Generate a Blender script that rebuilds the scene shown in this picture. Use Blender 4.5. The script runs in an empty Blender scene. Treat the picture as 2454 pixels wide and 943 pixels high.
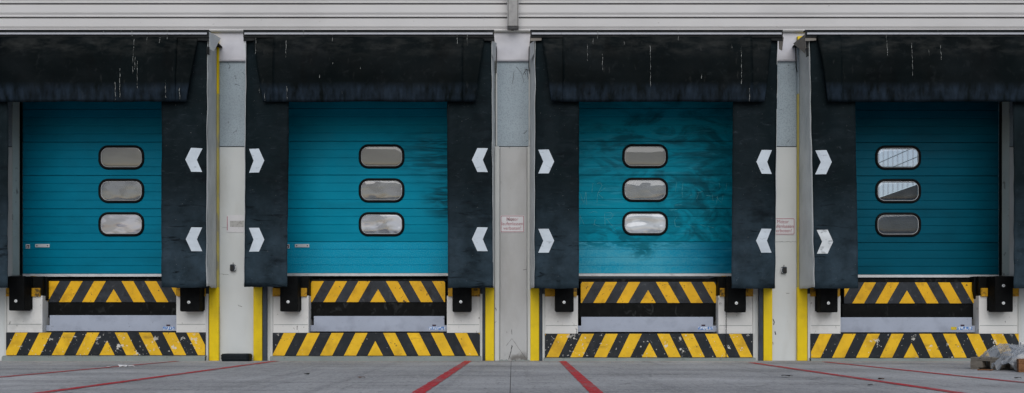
import bpy, math, random
from mathutils import Vector, noise
R = math.radians
SC = bpy.context.scene
COL = SC.collection

# ------------------------------------------------------------------ camera
F, D, H = 2266.0, 13.9, 0.52          # focal length in photo pixels, metres to the facade, eye height
cam_d = bpy.data.cameras.new('camera')
cam = bpy.data.objects.new('camera', cam_d); COL.objects.link(cam)
cam.location = (0, -D, H); cam.rotation_euler = (R(90), 0, 0)
cam_d.sensor_width = 36; cam_d.lens = 36 * F / 2454
cam_d.shift_x = -1 / 2454; cam_d.shift_y = (780 - 471.5) / 2454
cam_d.clip_end = 2000
SC.camera = cam

# ------------------------------------------------------------------ sky, sun, exposure (overcast)
w = bpy.data.worlds.new('World'); SC.world = w; w.use_nodes = True
nt = w.node_tree; bg = nt.nodes['Background']
sky = nt.nodes.new('ShaderNodeTexSky'); sky.sky_type = 'NISHITA'; sky.sun_disc = False
sky.sun_elevation = R(37); sky.sun_rotation = R(180 + 8)
sky.air_density = 1.0; sky.dust_density = 1.5; sky.ozone_density = 1.0
hs = nt.nodes.new('ShaderNodeHueSaturation'); hs.inputs['Saturation'].default_value = 0.80
nt.links.new(sky.outputs[0], hs.inputs['Color']); nt.links.new(hs.outputs[0], bg.inputs['Color'])
bg.inputs['Strength'].default_value = 0.085
sd = bpy.data.lights.new('sun', 'SUN'); sun = bpy.data.objects.new('sun', sd); COL.objects.link(sun)
sd.energy = 1.1; sd.angle = R(50); sd.color = (1.0, 0.99, 0.975)
sun.rotation_euler = (R(90 - 37), 0, R(8)); sun.location = (0, -10, 20)
SC.view_settings.view_transform = 'Standard'; SC.view_settings.look = 'None'
SC.view_settings.exposure = 0.30; SC.view_settings.gamma = 1.0; SC.view_settings.use_curve_mapping = False

# ------------------------------------------------------------------ helpers
def X(px, y=0.0): return (px - 1228) * (D + y) / F
def Z(py, y=0.0): return H + (780 - py) * (D + y) / F

def srgb(r, g, b):
    f = lambda c: (c / 12.92) if c <= 0.04045 else ((c + 0.055) / 1.055) ** 2.4
    return (f(r / 255), f(g / 255), f(b / 255))

class MB:
    def __init__(s): s.v = []; s.f = []
    def add(s, vs, fs):
        n = len(s.v); s.v += [tuple(p) for p in vs]; s.f += [tuple(i + n for i in q) for q in fs]; return s
    def box(s, x0, x1, y0, y1, z0, z1):
        x0, x1 = sorted((x0, x1)); y0, y1 = sorted((y0, y1)); z0, z1 = sorted((z0, z1))
        return s.add([(x0,y0,z0),(x1,y0,z0),(x1,y1,z0),(x0,y1,z0),(x0,y0,z1),(x1,y0,z1),(x1,y1,z1),(x0,y1,z1)],
                     [(0,3,2,1),(4,5,6,7),(0,1,5,4),(1,2,6,5),(2,3,7,6),(3,0,4,7)])
    def prism(s, poly, y0, y1):            # polygon in x,z; front face at y0 (towards the camera)
        a = sum(poly[i][0]*poly[(i+1)%len(poly)][1] - poly[(i+1)%len(poly)][0]*poly[i][1] for i in range(len(poly)))
        if a < 0: poly = poly[::-1]
        n = len(poly)
        vs = [(x, y0, z) for x, z in poly] + [(x, y1, z) for x, z in poly]
        fs = [tuple(range(n)), tuple(range(2*n-1, n-1, -1))]
        fs += [((i+1) % n, i, i+n, (i+1) % n + n) for i in range(n)]
        return s.add(vs, fs)
    def extx(s, prof, x0, x1):             # open profile of (y,z) extruded along x with end caps left open
        n = len(prof)
        vs = [(x0, y, z) for y, z in prof] + [(x1, y, z) for y, z in prof]
        return s.add(vs, [(i, i+n, i+n+1, i+1) for i in range(n-1)])
    def rings(s, loops, close=True, cap0=False, cap1=False):
        n = len(loops[0]); b = len(s.v)
        for l in loops: s.v += [tuple(p) for p in l]
        for k in range(len(loops)-1):
            for i in range(n if close else n-1):
                j = (i+1) % n
                s.f.append((b+k*n+i, b+k*n+j, b+(k+1)*n+j, b+(k+1)*n+i))
        if cap0: s.f.append(tuple(b+i for i in range(n))[::-1])
        if cap1: s.f.append(tuple(b+(len(loops)-1)*n+i for i in range(n)))
        return s
    def grid(s, fn, nu, nv):
        b = len(s.v)
        for j in range(nv+1):
            for i in range(nu+1): s.v.append(tuple(fn(i/nu, j/nv)))
        for j in range(nv):
            for i in range(nu):
                a = b + j*(nu+1) + i; s.f.append((a, a+1, a+nu+2, a+nu+1))
        return s
    def tube(s, pts, r, n=8):
        loops = []
        for k, p in enumerate(pts):
            p = Vector(p); q = Vector(pts[min(k+1, len(pts)-1)]) - Vector(pts[max(k-1, 0)])
            q.normalize(); u = q.orthogonal().normalized(); v = q.cross(u)
            loops.append([p + r*(math.cos(2*math.pi*i/n)*u + math.sin(2*math.pi*i/n)*v) for i in range(n)])
        return s.rings(loops, True, True, True)
    def build(s, name, mat, parent=None, bevel=0, seg=2, smooth=False, thick=0):
        o0 = ROOT.get(parent.name, Vector()) if parent else Vector()
        me = bpy.data.meshes.new(name)
        me.from_pydata([tuple(Vector(p) - o0) for p in s.v], [], s.f); me.update()
        me.materials.append(MT[mat] if isinstance(mat, str) else mat)
        if smooth: me.polygons.foreach_set('use_smooth', [True]*len(me.polygons))
        o = bpy.data.objects.new(name, me); COL.objects.link(o)
        if parent: o.parent = parent; ROOT[o.name] = o0
        if thick:
            m = o.modifiers.new('solid', 'SOLIDIFY'); m.thickness = thick; m.offset = 0
        if bevel:
            m = o.modifiers.new('bevel', 'BEVEL'); m.width = bevel; m.segments = seg; m.limit_method = 'ANGLE'
        return o
ROOT = {}
def tag(o, label, cat, group=None, kind=None):
    if label: o['label'] = label
    if cat: o['category'] = cat
    if group: o['group'] = group
    if kind: o['kind'] = kind
    return o
def thing(name, loc, label, cat, group=None):
    o = bpy.data.objects.new(name, None); COL.objects.link(o); o.location = loc
    o.empty_display_size = 0.2; ROOT[o.name] = Vector(loc)
    return tag(o, label, cat, group)
def nz(x, y, z=0.0): return noise.noise(Vector((x, y, z)))

# ------------------------------------------------------------------ materials
MT = {}
def M(name, col, rough=0.6, var=0.12, vs=3.0, bump=0.0, bs=60.0, bstretch=(1,1,1), layers=(), metal=0.0, spec=0.28, coat=0.0):
    """layers: dict(col, scale, lo, hi, amt, stretch, det, blob=(centre, radius), seed)"""
    m = bpy.data.materials.new(name); m.use_nodes = True; t = m.node_tree; N = t.nodes; L = t.links
    b = N['Principled BSDF']; b.inputs['Roughness'].default_value = rough; b.inputs['Metallic'].default_value = metal
    b.inputs['Specular IOR Level'].default_value = spec; b.inputs['Coat Weight'].default_value = coat
    g = N.new('ShaderNodeNewGeometry'); pos = g.outputs['Position']
    def nse(scale, stretch=(1,1,1), det=4, seed=0.0, rg=0.55, dist=0.0):
        mp = N.new('ShaderNodeMapping'); mp.inputs['Scale'].default_value = stretch; mp.inputs['Location'].default_value = (seed, seed*1.7, -seed)
        L.new(pos, mp.inputs['Vector'])
        n = N.new('ShaderNodeTexNoise'); n.inputs['Scale'].default_value = scale; n.inputs['Detail'].default_value = det
        n.inputs['Roughness'].default_value = rg; n.inputs['Distortion'].default_value = dist
        L.new(mp.outputs[0], n.inputs['Vector']); return n.outputs['Fac']
    def mrange(v, a, b_, c, d):
        r = N.new('ShaderNodeMapRange'); r.inputs[1].default_value = a; r.inputs[2].default_value = b_
        r.inputs[3].default_value = c; r.inputs[4].default_value = d; L.new(v, r.inputs[0]); return r.outputs[0]
    def mul(a, v):
        k = N.new('ShaderNodeMath'); k.operation = 'MULTIPLY'; L.new(a, k.inputs[0])
        if isinstance(v, float): k.inputs[1].default_value = v
        else: L.new(v, k.inputs[1])
        return k.outputs[0]
    def mix(f, a, c):
        x = N.new('ShaderNodeMix'); x.data_type = 'RGBA'
        L.new(f, x.inputs[0]); L.new(a, x.inputs[6]) if not isinstance(a, tuple) else setattr(x.inputs[6], 'default_value', (*a, 1))
        L.new(c, x.inputs[7]) if not isinstance(c, tuple) else setattr(x.inputs[7], 'default_value', (*c, 1))
        return x.outputs[2]
    lo = tuple(c*(1-var) for c in col); hi = tuple(min(1, c*(1+var)) for c in col)
    c = mix(mrange(nse(vs, det=6), 0.3, 0.7, 0, 1), lo, hi)
    rsock = None
    for l in layers:
        f = mrange(nse(l.get('scale', 4), l.get('stretch', (1,1,1)), l.get('det', 5), l.get('seed', 1.3), l.get('rg', .55), l.get('dist', 0)),
                   l.get('lo', .5), l.get('hi', .6), 0, 1)
        f = mul(f, float(l.get('amt', 1)))
        if 'blob' in l:
            ce, ra = l['blob']
            s1 = N.new('ShaderNodeVectorMath'); s1.operation = 'SUBTRACT'; L.new(pos, s1.inputs[0]); s1.inputs[1].default_value = ce
            s2 = N.new('ShaderNodeVectorMath'); s2.operation = 'DIVIDE'; L.new(s1.outputs[0], s2.inputs[0]); s2.inputs[1].default_value = ra
            s3 = N.new('ShaderNodeVectorMath'); s3.operation = 'LENGTH'; L.new(s2.outputs[0], s3.inputs[0])
            f = mul(f, mrange(s3.outputs['Value'], 0.35, 1.0, 1, 0))
        c = mix(f, c, l['col'])
    L.new(c, b.inputs['Base Color'])
    L.new(mrange(nse(vs*2.3, seed=4.4), .3, .7, max(.02, rough-.1), min(1, rough+.12)), b.inputs['Roughness'])
    if bump:
        bp = N.new('ShaderNodeBump'); bp.inputs['Strength'].default_value = bump; bp.inputs['Distance'].default_value = 0.01
        L.new(nse(bs, bstretch, 4, 7.7, .6), bp.inputs['Height']); L.new(bp.outputs[0], b.inputs['Normal'])
    MT[name] = m; return m

grime = (0.05, 0.045, 0.04)
M('ground_concrete', (0.40, 0.40, 0.405), .8, .25, .55, .6, 70, layers=[
    dict(col=(0.17,0.17,0.175), scale=1.1, lo=.42, hi=.70, amt=.75, stretch=(.35,1.1,1), seed=2, det=8),
    dict(col=(0.46,0.46,0.455), scale=2.3, lo=.52, hi=.75, amt=.6, stretch=(.2,1.6,1), seed=9, det=8),
    dict(col=(0.10,0.10,0.105), scale=3.2, lo=.56, hi=.74, amt=.7, stretch=(.10,1.5,1), seed=15, det=8, rg=.65),
    dict(col=(0.42,0.42,0.42), scale=7, lo=.56, hi=.70, amt=.55, stretch=(.08,1.7,1), seed=25, det=6, rg=.65),
    dict(col=(0.08,0.08,0.08), scale=1.7, lo=.62, hi=.72, amt=.7, seed=33, det=6, dist=1.2),
    dict(col=(0.13,0.13,0.135), scale=2.0, lo=.54, hi=.76, amt=.6, stretch=(2.0,.07,1), seed=43, det=6),
    dict(col=(0.52,0.52,0.51), scale=22, lo=.52, hi=.66, amt=.5, stretch=(1,.28,1), seed=53, det=5, rg=.7),
    dict(col=(0.09,0.09,0.09), scale=19, lo=.54, hi=.68, amt=.55, stretch=(1,.28,1), seed=63, det=5, rg=.7),
    dict(col=(0.50,0.50,0.49), scale=55, lo=.54, hi=.68, amt=.6, seed=3, det=3),
    dict(col=(0.05,0.05,0.05), scale=38, lo=.58, hi=.70, amt=.65, seed=5, det=3)])
M('joint_dark', (0.03, 0.03, 0.03), .9)
M('red_paint', srgb(186, 44, 52), .65, .2, 5, .2, 90, layers=[
    dict(col=(0.20,0.19,0.19), scale=5, lo=.50, hi=.72, amt=.8, stretch=(1,.35,1), det=8, rg=.68),
    dict(col=(0.27,0.26,0.26), scale=34, lo=.56, hi=.66, amt=.8, seed=8, det=4, stretch=(1,.4,1))])
M('cream_concrete', srgb(198, 202, 202), .8, .05, 1.3, .08, 120, layers=[
    dict(col=srgb(165,160,150), scale=2.2, lo=.5, hi=.8, amt=.5, stretch=(1,1,.35)),
    dict(col=srgb(120,112,100), scale=5, lo=.66, hi=.78, amt=.5, stretch=(1.6,1,.25), seed=6),
    dict(col=grime, scale=22, lo=.74, hi=.78, amt=.6, seed=11)])
M('pillar_concrete', srgb(175, 176, 176), .85, .07, 1.6, .15, 110, layers=[
    dict(col=srgb(140,137,133), scale=2.5, lo=.5, hi=.75, amt=.5, stretch=(1,1,.4)),
    dict(col=grime, scale=14, lo=.68, hi=.74, amt=.55, stretch=(1,1,.4), seed=3),
    dict(col=(0.08,0.07,0.06), scale=7, lo=.42, hi=.6, amt=.75, blob=((0.1,0,0),(.35,1,.16)), seed=5)])
M('white_block', srgb(214, 214, 212), .8, .05, 2.2, .2, 70, layers=[
    dict(col=srgb(150,150,148), scale=3.5, lo=.55, hi=.8, amt=.5),
    dict(col=grime, scale=16, lo=.66, hi=.71, amt=.7, seed=12, stretch=(1.5,1,.7))])
M('reveal_concrete', srgb(176, 184, 180), .85, .1, 2, .2, 90, layers=[dict(col=grime, scale=9, lo=.62, hi=.7, amt=.6, seed=2)])
M('jamb_concrete', srgb(128, 136, 134), .85, .12, 2, .2, 90, layers=[
    dict(col=grime, scale=9, lo=.62, hi=.7, amt=.6, seed=2)])
M('trim_light', srgb(192, 194, 192), .55, .06, 2, layers=[dict(col=srgb(120,120,118), scale=8, lo=.6, hi=.72, amt=.5, stretch=(1,1,.3))])
M('metal_panel', srgb(152, 166, 175), .5, .06, 1.4, .3, 150, layers=[
    dict(col=srgb(120,130,138), scale=60, lo=.5, hi=.62, amt=.5, seed=4, det=2),
    dict(col=(0.02,0.022,0.025), scale=9, lo=.66, hi=.71, amt=.75, seed=7, dist=1.5),
    dict(col=srgb(110,118,124), scale=2, lo=.5, hi=.75, amt=.35, stretch=(1,1,.4))])
M('pale_sheet', srgb(190, 190, 196), .4, .05, 2.5, .25, 9, layers=[dict(col=srgb(150,150,156), scale=3, lo=.5, hi=.75, amt=.4)])
M('siding', srgb(200, 199, 199), .5, .03, .9, layers=[
    dict(col=srgb(160,159,158), scale=1.6, lo=.52, hi=.8, amt=.4, stretch=(.4,1,1)),
    dict(col=grime, scale=34, lo=.72, hi=.76, amt=.6, seed=13, stretch=(.6,1,1))])
M('steel_grey', srgb(150, 149, 148), .5, .1, 4, layers=[dict(col=srgb(105,104,103), scale=9, lo=.5, hi=.7, amt=.5)])
M('galvanised', srgb(190, 193, 196), .38, .08, 10, metal=.0, spec=.7, layers=[dict(col=srgb(120,122,126), scale=18, lo=.58, hi=.72, amt=.6, stretch=(.3,1,1))])
M('aluminium', srgb(168, 171, 178), .4, .05, 10, metal=0, layers=[dict(col=srgb(110,112,115), scale=30, lo=.62, hi=.7, amt=.6)])
M('rubber_curtain', (0.0020, 0.0040, 0.0046), .55, .3, 1.2, .10, 18, spec=.03, layers=[
    dict(col=(0.007,0.011,0.013), scale=.9, lo=.45, hi=.8, amt=.5, seed=3),
    dict(col=(0.022,0.026,0.028), scale=9, lo=.56, hi=.78, amt=.45, seed=21, dist=.6, det=8, rg=.65),
    dict(col=(0.045,0.047,0.046), scale=14, lo=.64, hi=.8, amt=.4, stretch=(1.4,1,.5), seed=41, det=6),
    dict(col=(0.020,0.032,0.050), scale=7, lo=.36, hi=.66, amt=.75, stretch=(1.2,1,.35), seed=51, det=8, rg=.62, blob=((0,-.7,Z(226,-.7)),(200,9,.17))),  # bluish hem band: scuffs, with sky sheen put into the colour
    dict(col=(0.040,0.042,0.040), scale=5, lo=.44, hi=.72, amt=.6, stretch=(.6,1,1.6), seed=61, det=8, rg=.66, blob=((0,-.7,Z(98,-.7)),(200,9,.26))),
    dict(col=(0.030,0.036,0.042), scale=1.4, lo=.50, hi=.80, amt=.15, stretch=(.8,1,1.2), seed=71, det=6, dist=.8),
    dict(col=(0.0018,0.0025,0.0026), scale=2.2, lo=.56, hi=.72, amt=.7, stretch=(1.4,1,.6), seed=17)])
M('side_curtain', (0.0052, 0.0098, 0.0120), .6, .25, 1.2, .14, 16, spec=.03, layers=[
    dict(col=(0.015,0.022,0.027), scale=1.2, lo=.45, hi=.8, amt=.5, seed=5, stretch=(2,1,.4)),
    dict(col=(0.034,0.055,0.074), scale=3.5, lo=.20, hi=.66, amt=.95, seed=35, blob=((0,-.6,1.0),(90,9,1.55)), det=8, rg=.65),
    dict(col=(0.004,0.006,0.008), scale=3.6, lo=.55, hi=.70, amt=.8, stretch=(.5,1,1.3), seed=19, det=8, rg=.62),
    dict(col=(0.003,0.005,0.007), scale=7, lo=.60, hi=.66, amt=.8, stretch=(.35,1,2.2), seed=81, det=8, rg=.66, dist=.8, blob=((0,-.6,1.1),(200,9,2.4))),
    dict(col=(0.050,0.066,0.084), scale=5, lo=.50, hi=.76, amt=.14, stretch=(.7,1,1.2), seed=91, det=8, rg=.68, dist=.6),
    dict(col=(0.060,0.075,0.090), scale=16, lo=.62, hi=.8, amt=.5, stretch=(.4,1,1.8), seed=29, dist=1.5),
    dict(col=(.3,.3,.3), scale=60, lo=.79, hi=.80, amt=.6, seed=31, det=1)])
M('black_hood', (0.004, 0.006, 0.007), .6, .3, 4, spec=.2)
M('grey_fabric', srgb(186, 190, 191), .55, .07, 2.5, .25, 7, layers=[
    dict(col=srgb(148,151,150), scale=3, lo=.5, hi=.75, amt=.55, stretch=(1,1,.5)),
    dict(col=grime, scale=18, lo=.68, hi=.74, amt=.5, seed=3)])
M('dirty_fabric', srgb(118, 114, 108), .7, .15, 8, .3, 20)
M('white_mark', srgb(190, 200, 209), .6, .05, 6, layers=[dict(col=srgb(120,128,136), scale=26, lo=.62, hi=.7, amt=.5, stretch=(.4,1,1))])
M('worn_mark', srgb(200, 206, 210), .6, .08, 6, layers=[dict(col=(.05,.06,.07), scale=16, lo=.57, hi=.68, amt=.5, stretch=(.6,1,1))])
M('drip_white', srgb(150, 153, 150), .8, .2, 60, layers=[dict(col=(.02,.024,.026), scale=70, lo=.5, hi=.6, amt=.9, stretch=(1,1,.4))])
M('yellow_paint', srgb(222, 192, 2), .45, .07, 3, .06, 40, layers=[
    dict(col=srgb(180,150,20), scale=3, lo=.5, hi=.75, amt=.6),
    dict(col=(0.06,0.05,0.03), scale=26, lo=.70, hi=.75, amt=.8, seed=4)])
M('yellow_worn', srgb(176, 164, 92), .6, .12, 5, layers=[dict(col=(.25,.24,.2), scale=10, lo=.5, hi=.6, amt=.8, stretch=(1,1,.3))])
chip = lambda a, s: [dict(col=srgb(214,212,205), scale=9, lo=.635, hi=.655, amt=a, seed=s, det=6, rg=.62),
                     dict(col=srgb(205,203,196), scale=28, lo=.675, hi=.69, amt=a, seed=s+3, det=3)]
for q, (th, sd_) in enumerate(((.622, 6.0), (.665, 16.3), (.632, 27.1), (.64, 38.9))):
    ch_ = [dict(col=srgb(208,206,198), scale=7.5, lo=th, hi=th+.016, amt=.92, seed=sd_, det=7, rg=.66, blob=((0,-.1,.12),(200,9,.36))),
           dict(col=srgb(200,198,190), scale=24, lo=th+.045, hi=th+.06, amt=.9, seed=sd_+3, det=3)]
    wr = [dict(col=(0.030,0.032,0.034), scale=5, lo=.60, hi=.78, amt=.55, stretch=(.35,1,2), seed=sd_+9, det=8, rg=.65)]
    M('stripe_yellow_%d' % q, srgb(226, 180, 30), .5, .12, 4, .2, 50, layers=[
        dict(col=srgb(150,110,20), scale=5, lo=.50, hi=.75, amt=.6, det=8),
        dict(col=(0.03,0.03,0.03), scale=22, lo=.66, hi=.71, amt=.85, seed=2)] + wr + ch_)
    M('stripe_black_%d' % q, (0.008, 0.012, 0.017), .5, .25, 4, .2, 50, layers=[
        dict(col=(0.035,0.038,0.043), scale=7, lo=.55, hi=.75, amt=.6, det=8)] + ch_)
M('lip_yellow', srgb(222, 170, 20), .5, .1, 4, .12, 60, layers=[
    dict(col=srgb(150,108,20), scale=7, lo=.52, hi=.75, amt=.6),
    dict(col=(0.02,0.02,0.02), scale=20, lo=.655, hi=.69, amt=.9, seed=2, dist=1)])
M('lip_black', (0.020, 0.024, 0.031), .5, .3, 5, .15, 60, layers=[
    dict(col=(0.10,0.105,0.115), scale=11, lo=.6, hi=.74, amt=.7, seed=3, dist=1),
    dict(col=(0.006,0.006,0.007), scale=8, lo=.55, hi=.7, amt=.7, seed=8)])
M('leveller_black', (0.003, 0.0035, 0.0035), .6, .3, 5, spec=.1, layers=[dict(col=(0.06,0.065,0.065), scale=10, lo=.58, hi=.8, amt=.6, dist=1, stretch=(1,1,.6))])
M('leveller_grey', srgb(158, 166, 182), .5, .06, 3, .05, 60, layers=[
    dict(col=srgb(120,126,140), scale=4, lo=.52, hi=.75, amt=.5),
    dict(col=(0.06,0.06,0.07), scale=15, lo=.68, hi=.73, amt=.6, seed=9, dist=2)])
M('post_dark', srgb(52, 62, 74), .5, .2, 4, layers=[dict(col=(.012,.013,.015), scale=6, lo=.5, hi=.65, amt=.7, stretch=(1,1,.3))])
M('bumper_rubber', (0.0035, 0.004, 0.0045), .7, .3, 6, .25, 40, spec=.1)
M('bolt_steel', srgb(225, 228, 230), .3, .05, 20, metal=.3)
M('gasket', (0.0025, 0.0028, 0.003), .5, .2, 10, spec=.1)
M('bead', srgb(178, 180, 182), .25, .05, 10)
M('sign_white', srgb(205, 205, 208), .45, .03, 5, layers=[dict(col=srgb(150,148,146), scale=20, lo=.62, hi=.7, amt=.5)])
M('sign_red', srgb(150, 40, 66), .5, .08, 30)
M('sign_faded', srgb(172, 172, 170), .6, .08, 30, layers=[dict(col=srgb(140,140,138), scale=24, lo=.5, hi=.6, amt=.8)])
M('scribble', srgb(60, 40, 52), .6, .2, 40)
M('tyre_black', (0.006, 0.010, 0.013), .55, .25, 8, .2, 40, spec=.2)
M('pallet_wood', srgb(112, 106, 98), .85, .2, 9, .4, 60, bstretch=(.2,.2,1), layers=[dict(col=srgb(60,56,52), scale=12, lo=.5, hi=.65, amt=.7, stretch=(.3,.3,2))])
M('orange_wood', srgb(128, 88, 58), .75, .2, 9, .3, 60, layers=[dict(col=srgb(90,56,34), scale=12, lo=.5, hi=.65, amt=.7, stretch=(.3,.3,2))])
M('paper', srgb(200, 200, 200), .8, .05, 20)
M('brown_leaf', srgb(84, 50, 32), .8, .2, 40)
M('dark_leaf', srgb(38, 36, 34), .8, .2, 40)
M('label_blue', srgb(84, 128, 190), .4, .05, 30, layers=[dict(col=srgb(215,222,232), scale=55, lo=.5, hi=.54, amt=.95, stretch=(1,1,.6), det=2)])
M('label_yellow', srgb(205, 180, 40), .4, .1, 50, layers=[dict(col=(.05,.05,.05), scale=70, lo=.55, hi=.6, amt=.8)])
M('interior_dark', (0.10, 0.10, 0.10), .8)
M('interior_white', srgb(240, 242, 244), .5, .02)
M('interior_rail', srgb(150, 165, 165), .5)
M('interior_grey', srgb(58, 66, 74), .7)
M('scratch_pale', srgb(92, 160, 170), .7, .2, 30, layers=[dict(col=srgb(20,110,125), scale=60, lo=.5, hi=.6, amt=.8)])
M('chain_dark', (0.03, 0.028, 0.026), .5)
M('yellow_grimy', srgb(190, 142, 22), .55, .15, 8, layers=[dict(col=(.03,.025,.018), scale=14, lo=.5, hi=.62, amt=.85)])

TEAL = (0.0, 0.212, 0.340)
def teal(name, f=1.0, dirt=0.25, extra=(), sat=(1,1,1)):
    c = tuple(a*f*s for a, s in zip(TEAL, sat))
    dk = tuple(a*.30 for a in c)
    return M(name, c, .42, .10, 1.2, .16, 140, bstretch=(.45,1,1.3), layers=[
        dict(col=dk, scale=2.6, lo=.5, hi=.74, amt=dirt, stretch=(.35,1,1.6), seed=len(name) % 7 + 1.3),
        dict(col=tuple(min(1, a*1.35) for a in c), scale=3.4, lo=.5, hi=.7, amt=.2, stretch=(.5,1,1), seed=6.1)] + list(extra), spec=.05)
teal('teal_door', .72, .3)
dk = (0.0, 0.050, 0.075)
teal('teal_smeared', 1.0, .25, [
    dict(col=dk, scale=4, lo=.40, hi=.56, amt=.9, stretch=(.5,1,2.4), dist=1.2, seed=4, blob=((X(1072,.25), .25, Z(478,.25)), (.42,1,.42))),
    dict(col=dk, scale=5, lo=.42, hi=.58, amt=.75, stretch=(.35,1,3), dist=1.0, seed=9, blob=((X(1060,.25), .25, Z(375,.25)), (.9,1,.5)))], (1,1.05,1))
teal('teal_scrawled', 1.0, .3, [
    dict(col=dk, scale=2.2, lo=.44, hi=.58, amt=.75, stretch=(.55,1,1.5), dist=1.2, det=8, rg=.62, seed=4, blob=((X(1600,.25), .25, Z(350,.25)), (1.9,1,1.3))),
    dict(col=(0.03,0.27,0.38), scale=5, lo=.55, hi=.7, amt=.5, stretch=(.4,1,2.5), dist=1.5, seed=14),
    dict(col=dk, scale=3.2, lo=.40, hi=.60, amt=.8, stretch=(.8,1,1.2), dist=1.2, det=8, rg=.62, seed=24, blob=((X(1700,.25), .25, Z(500,.25)), (1.0,1,1.1))),  # dark right side: dirt, with shade put into the colour
    dict(col=dk, scale=5, lo=.40, hi=.56, amt=.6, stretch=(.8,1,1.4), dist=1, det=8, seed=34, blob=((X(1500,.25), .25, Z(560,.25)), (1.0,1,.25)))], (1,1.08,.98))
teal('teal_dusty', 1.25, .2, [
    dict(col=(0.07,0.34,0.45), scale=50, lo=.36, hi=.6, amt=.55, seed=4, det=4),
    dict(col=(0.09,0.36,0.46), scale=3, lo=.40, hi=.66, amt=.5, seed=8, stretch=(.5,1,1.5)),
    dict(col=(0.0,0.13,0.23), scale=4, lo=.15, hi=.5, amt=.95, seed=18, stretch=(.5,1,1.5), det=8, blob=((X(1790,.25), .25, Z(600,.25)), (1.35,1,1.0))),
    dict(col=(0.0,0.15,0.22), scale=9, lo=.42, hi=.55, amt=.85, seed=28, stretch=(.5,1,2), dist=1, blob=((X(1480,.25), .25, Z(583,.25)), (2.2,1,.10))),
    dict(col=(0.002,0.12,0.17), scale=6, lo=.40, hi=.5, amt=.9, seed=14, dist=1, stretch=(.7,1,1.4), blob=((X(1538,.25), .25, Z(596,.25)), (.26,1,.20)))], (1.5,1,1))
teal('teal_pale', 1.28, .12, [dict(col=(0.06,0.34,0.46), scale=60, lo=.46, hi=.62, amt=.4, seed=4, det=2)])
teal('teal_dull', .34, .35)

def pane_mat(name, haze_refl, hcol, scale, lo, hi, seed, gl=.10, dist=1.5, wav=.4):  # milky plastic tone that also paints in reflections and hall light
    m = bpy.data.materials.new(name); m.use_nodes = True; t = m.node_tree; N = t.nodes; L = t.links
    for n in list(N): N.remove(n)
    out = N.new('ShaderNodeOutputMaterial'); tr = N.new('ShaderNodeBsdfTransparent'); tr.inputs[0].default_value = (.95,.96,.97,1)
    df = N.new('ShaderNodeBsdfDiffuse'); gg = N.new('ShaderNodeBsdfGlossy'); gg.inputs['Roughness'].default_value = .04
    g = N.new('ShaderNodeNewGeometry'); mp = N.new('ShaderNodeMapping'); mp.inputs['Location'].default_value = (seed, seed, seed*.7)
    mp.inputs['Scale'].default_value = (.8, 1, 1.5); L.new(g.outputs['Position'], mp.inputs[0])
    n = N.new('ShaderNodeTexNoise'); n.inputs['Scale'].default_value = scale; n.inputs['Detail'].default_value = 2; n.inputs['Distortion'].default_value = dist
    L.new(mp.outputs[0], n.inputs[0])
    r = N.new('ShaderNodeMapRange'); r.interpolation_type = 'SMOOTHSTEP'; r.inputs[1].default_value = lo; r.inputs[2].default_value = hi
    r.inputs[3].default_value = haze_refl[0]; r.inputs[4].default_value = haze_refl[1]; L.new(n.outputs[0], r.inputs[0])
    df.inputs[0].default_value = (*hcol, 1)
    a = N.new('ShaderNodeMixShader'); L.new(r.outputs[0], a.inputs[0]); L.new(tr.outputs[0], a.inputs[1]); L.new(df.outputs[0], a.inputs[2])
    b = N.new('ShaderNodeMixShader'); b.inputs[0].default_value = gl; L.new(a.outputs[0], b.inputs[1]); L.new(gg.outputs[0], b.inputs[2])
    n2 = N.new('ShaderNodeTexNoise'); n2.inputs['Scale'].default_value = 3.6; n2.inputs['Detail'].default_value = 1; L.new(mp.outputs[0], n2.inputs[0])
    bp = N.new('ShaderNodeBump'); bp.inputs['Strength'].default_value = wav; bp.inputs['Distance'].default_value = .03
    L.new(n2.outputs[0], bp.inputs['Height']); L.new(bp.outputs[0], gg.inputs['Normal'])
    L.new(b.outputs[0], out.inputs[0]); MT[name] = m; return m

# ------------------------------------------------------------------ ground
def plain(name, mb, mat, kind='structure', parent=None, **k):
    o = mb.build(name, mat, parent, **k)
    if kind and not parent: o['kind'] = kind
    return o
ground = plain('ground', MB().add([(-400,-400,-.025),(400,-400,-.025),(400,400,-.025),(-400,400,-.025)], [(0,1,2,3)]), 'ground_concrete')
JX = X(1225)
for x0, x1 in ((-24, JX-.003), (JX+.003, 24)):
    MB().box(x0, x1, -34, -.02, -.02, 0).build('concrete_slab', 'ground_concrete', ground)
MB().box(JX-.0029, JX+.0029, -34, -.02, -.02, -.006).build('joint_filler', 'joint_dark', ground)

def gpt(px, py):
    d = H * F / (py - 780); return ((px - 1228) * d / F, d - D)
def red_line(a, b, wid, label):
    (x0, y0), (x1, y1) = gpt(*a), gpt(*b)
    s = 2.2; ex, ey = x1 + (x1-x0)/(y1-y0)*(-20-y1), -20.0
    mb = MB(); n = 240
    mb.grid(lambda u, v: (x0+(ex-x0)*v + (u-.5)*wid + .012*nz(v*90, u*3, a[0]) + .006*nz(v*260, u*5, a[0]), y0+(ey-y0)*v, .004), 1, n)
    o = mb.build('painted_line', 'red_paint'); tag(o, label, 'road marking', 'red lines painted on the yard'); o['kind'] = 'structure'
red_line((425, 866.5), (0, 905), .085, 'thin faded red line on the ground, farthest left')
red_line((662, 866), (95, 943), .10, 'red line on the ground running left from the black rubber block')
red_line((1122, 866), (1002, 943), .105, 'broad red line on the ground left of the central pillar')
red_line((1348, 866.5), (1430, 943), .105, 'broad red line on the ground right of the central pillar')
red_line((1800, 870), (2300, 943), .10, 'red line on the ground starting under the third dock')
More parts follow.
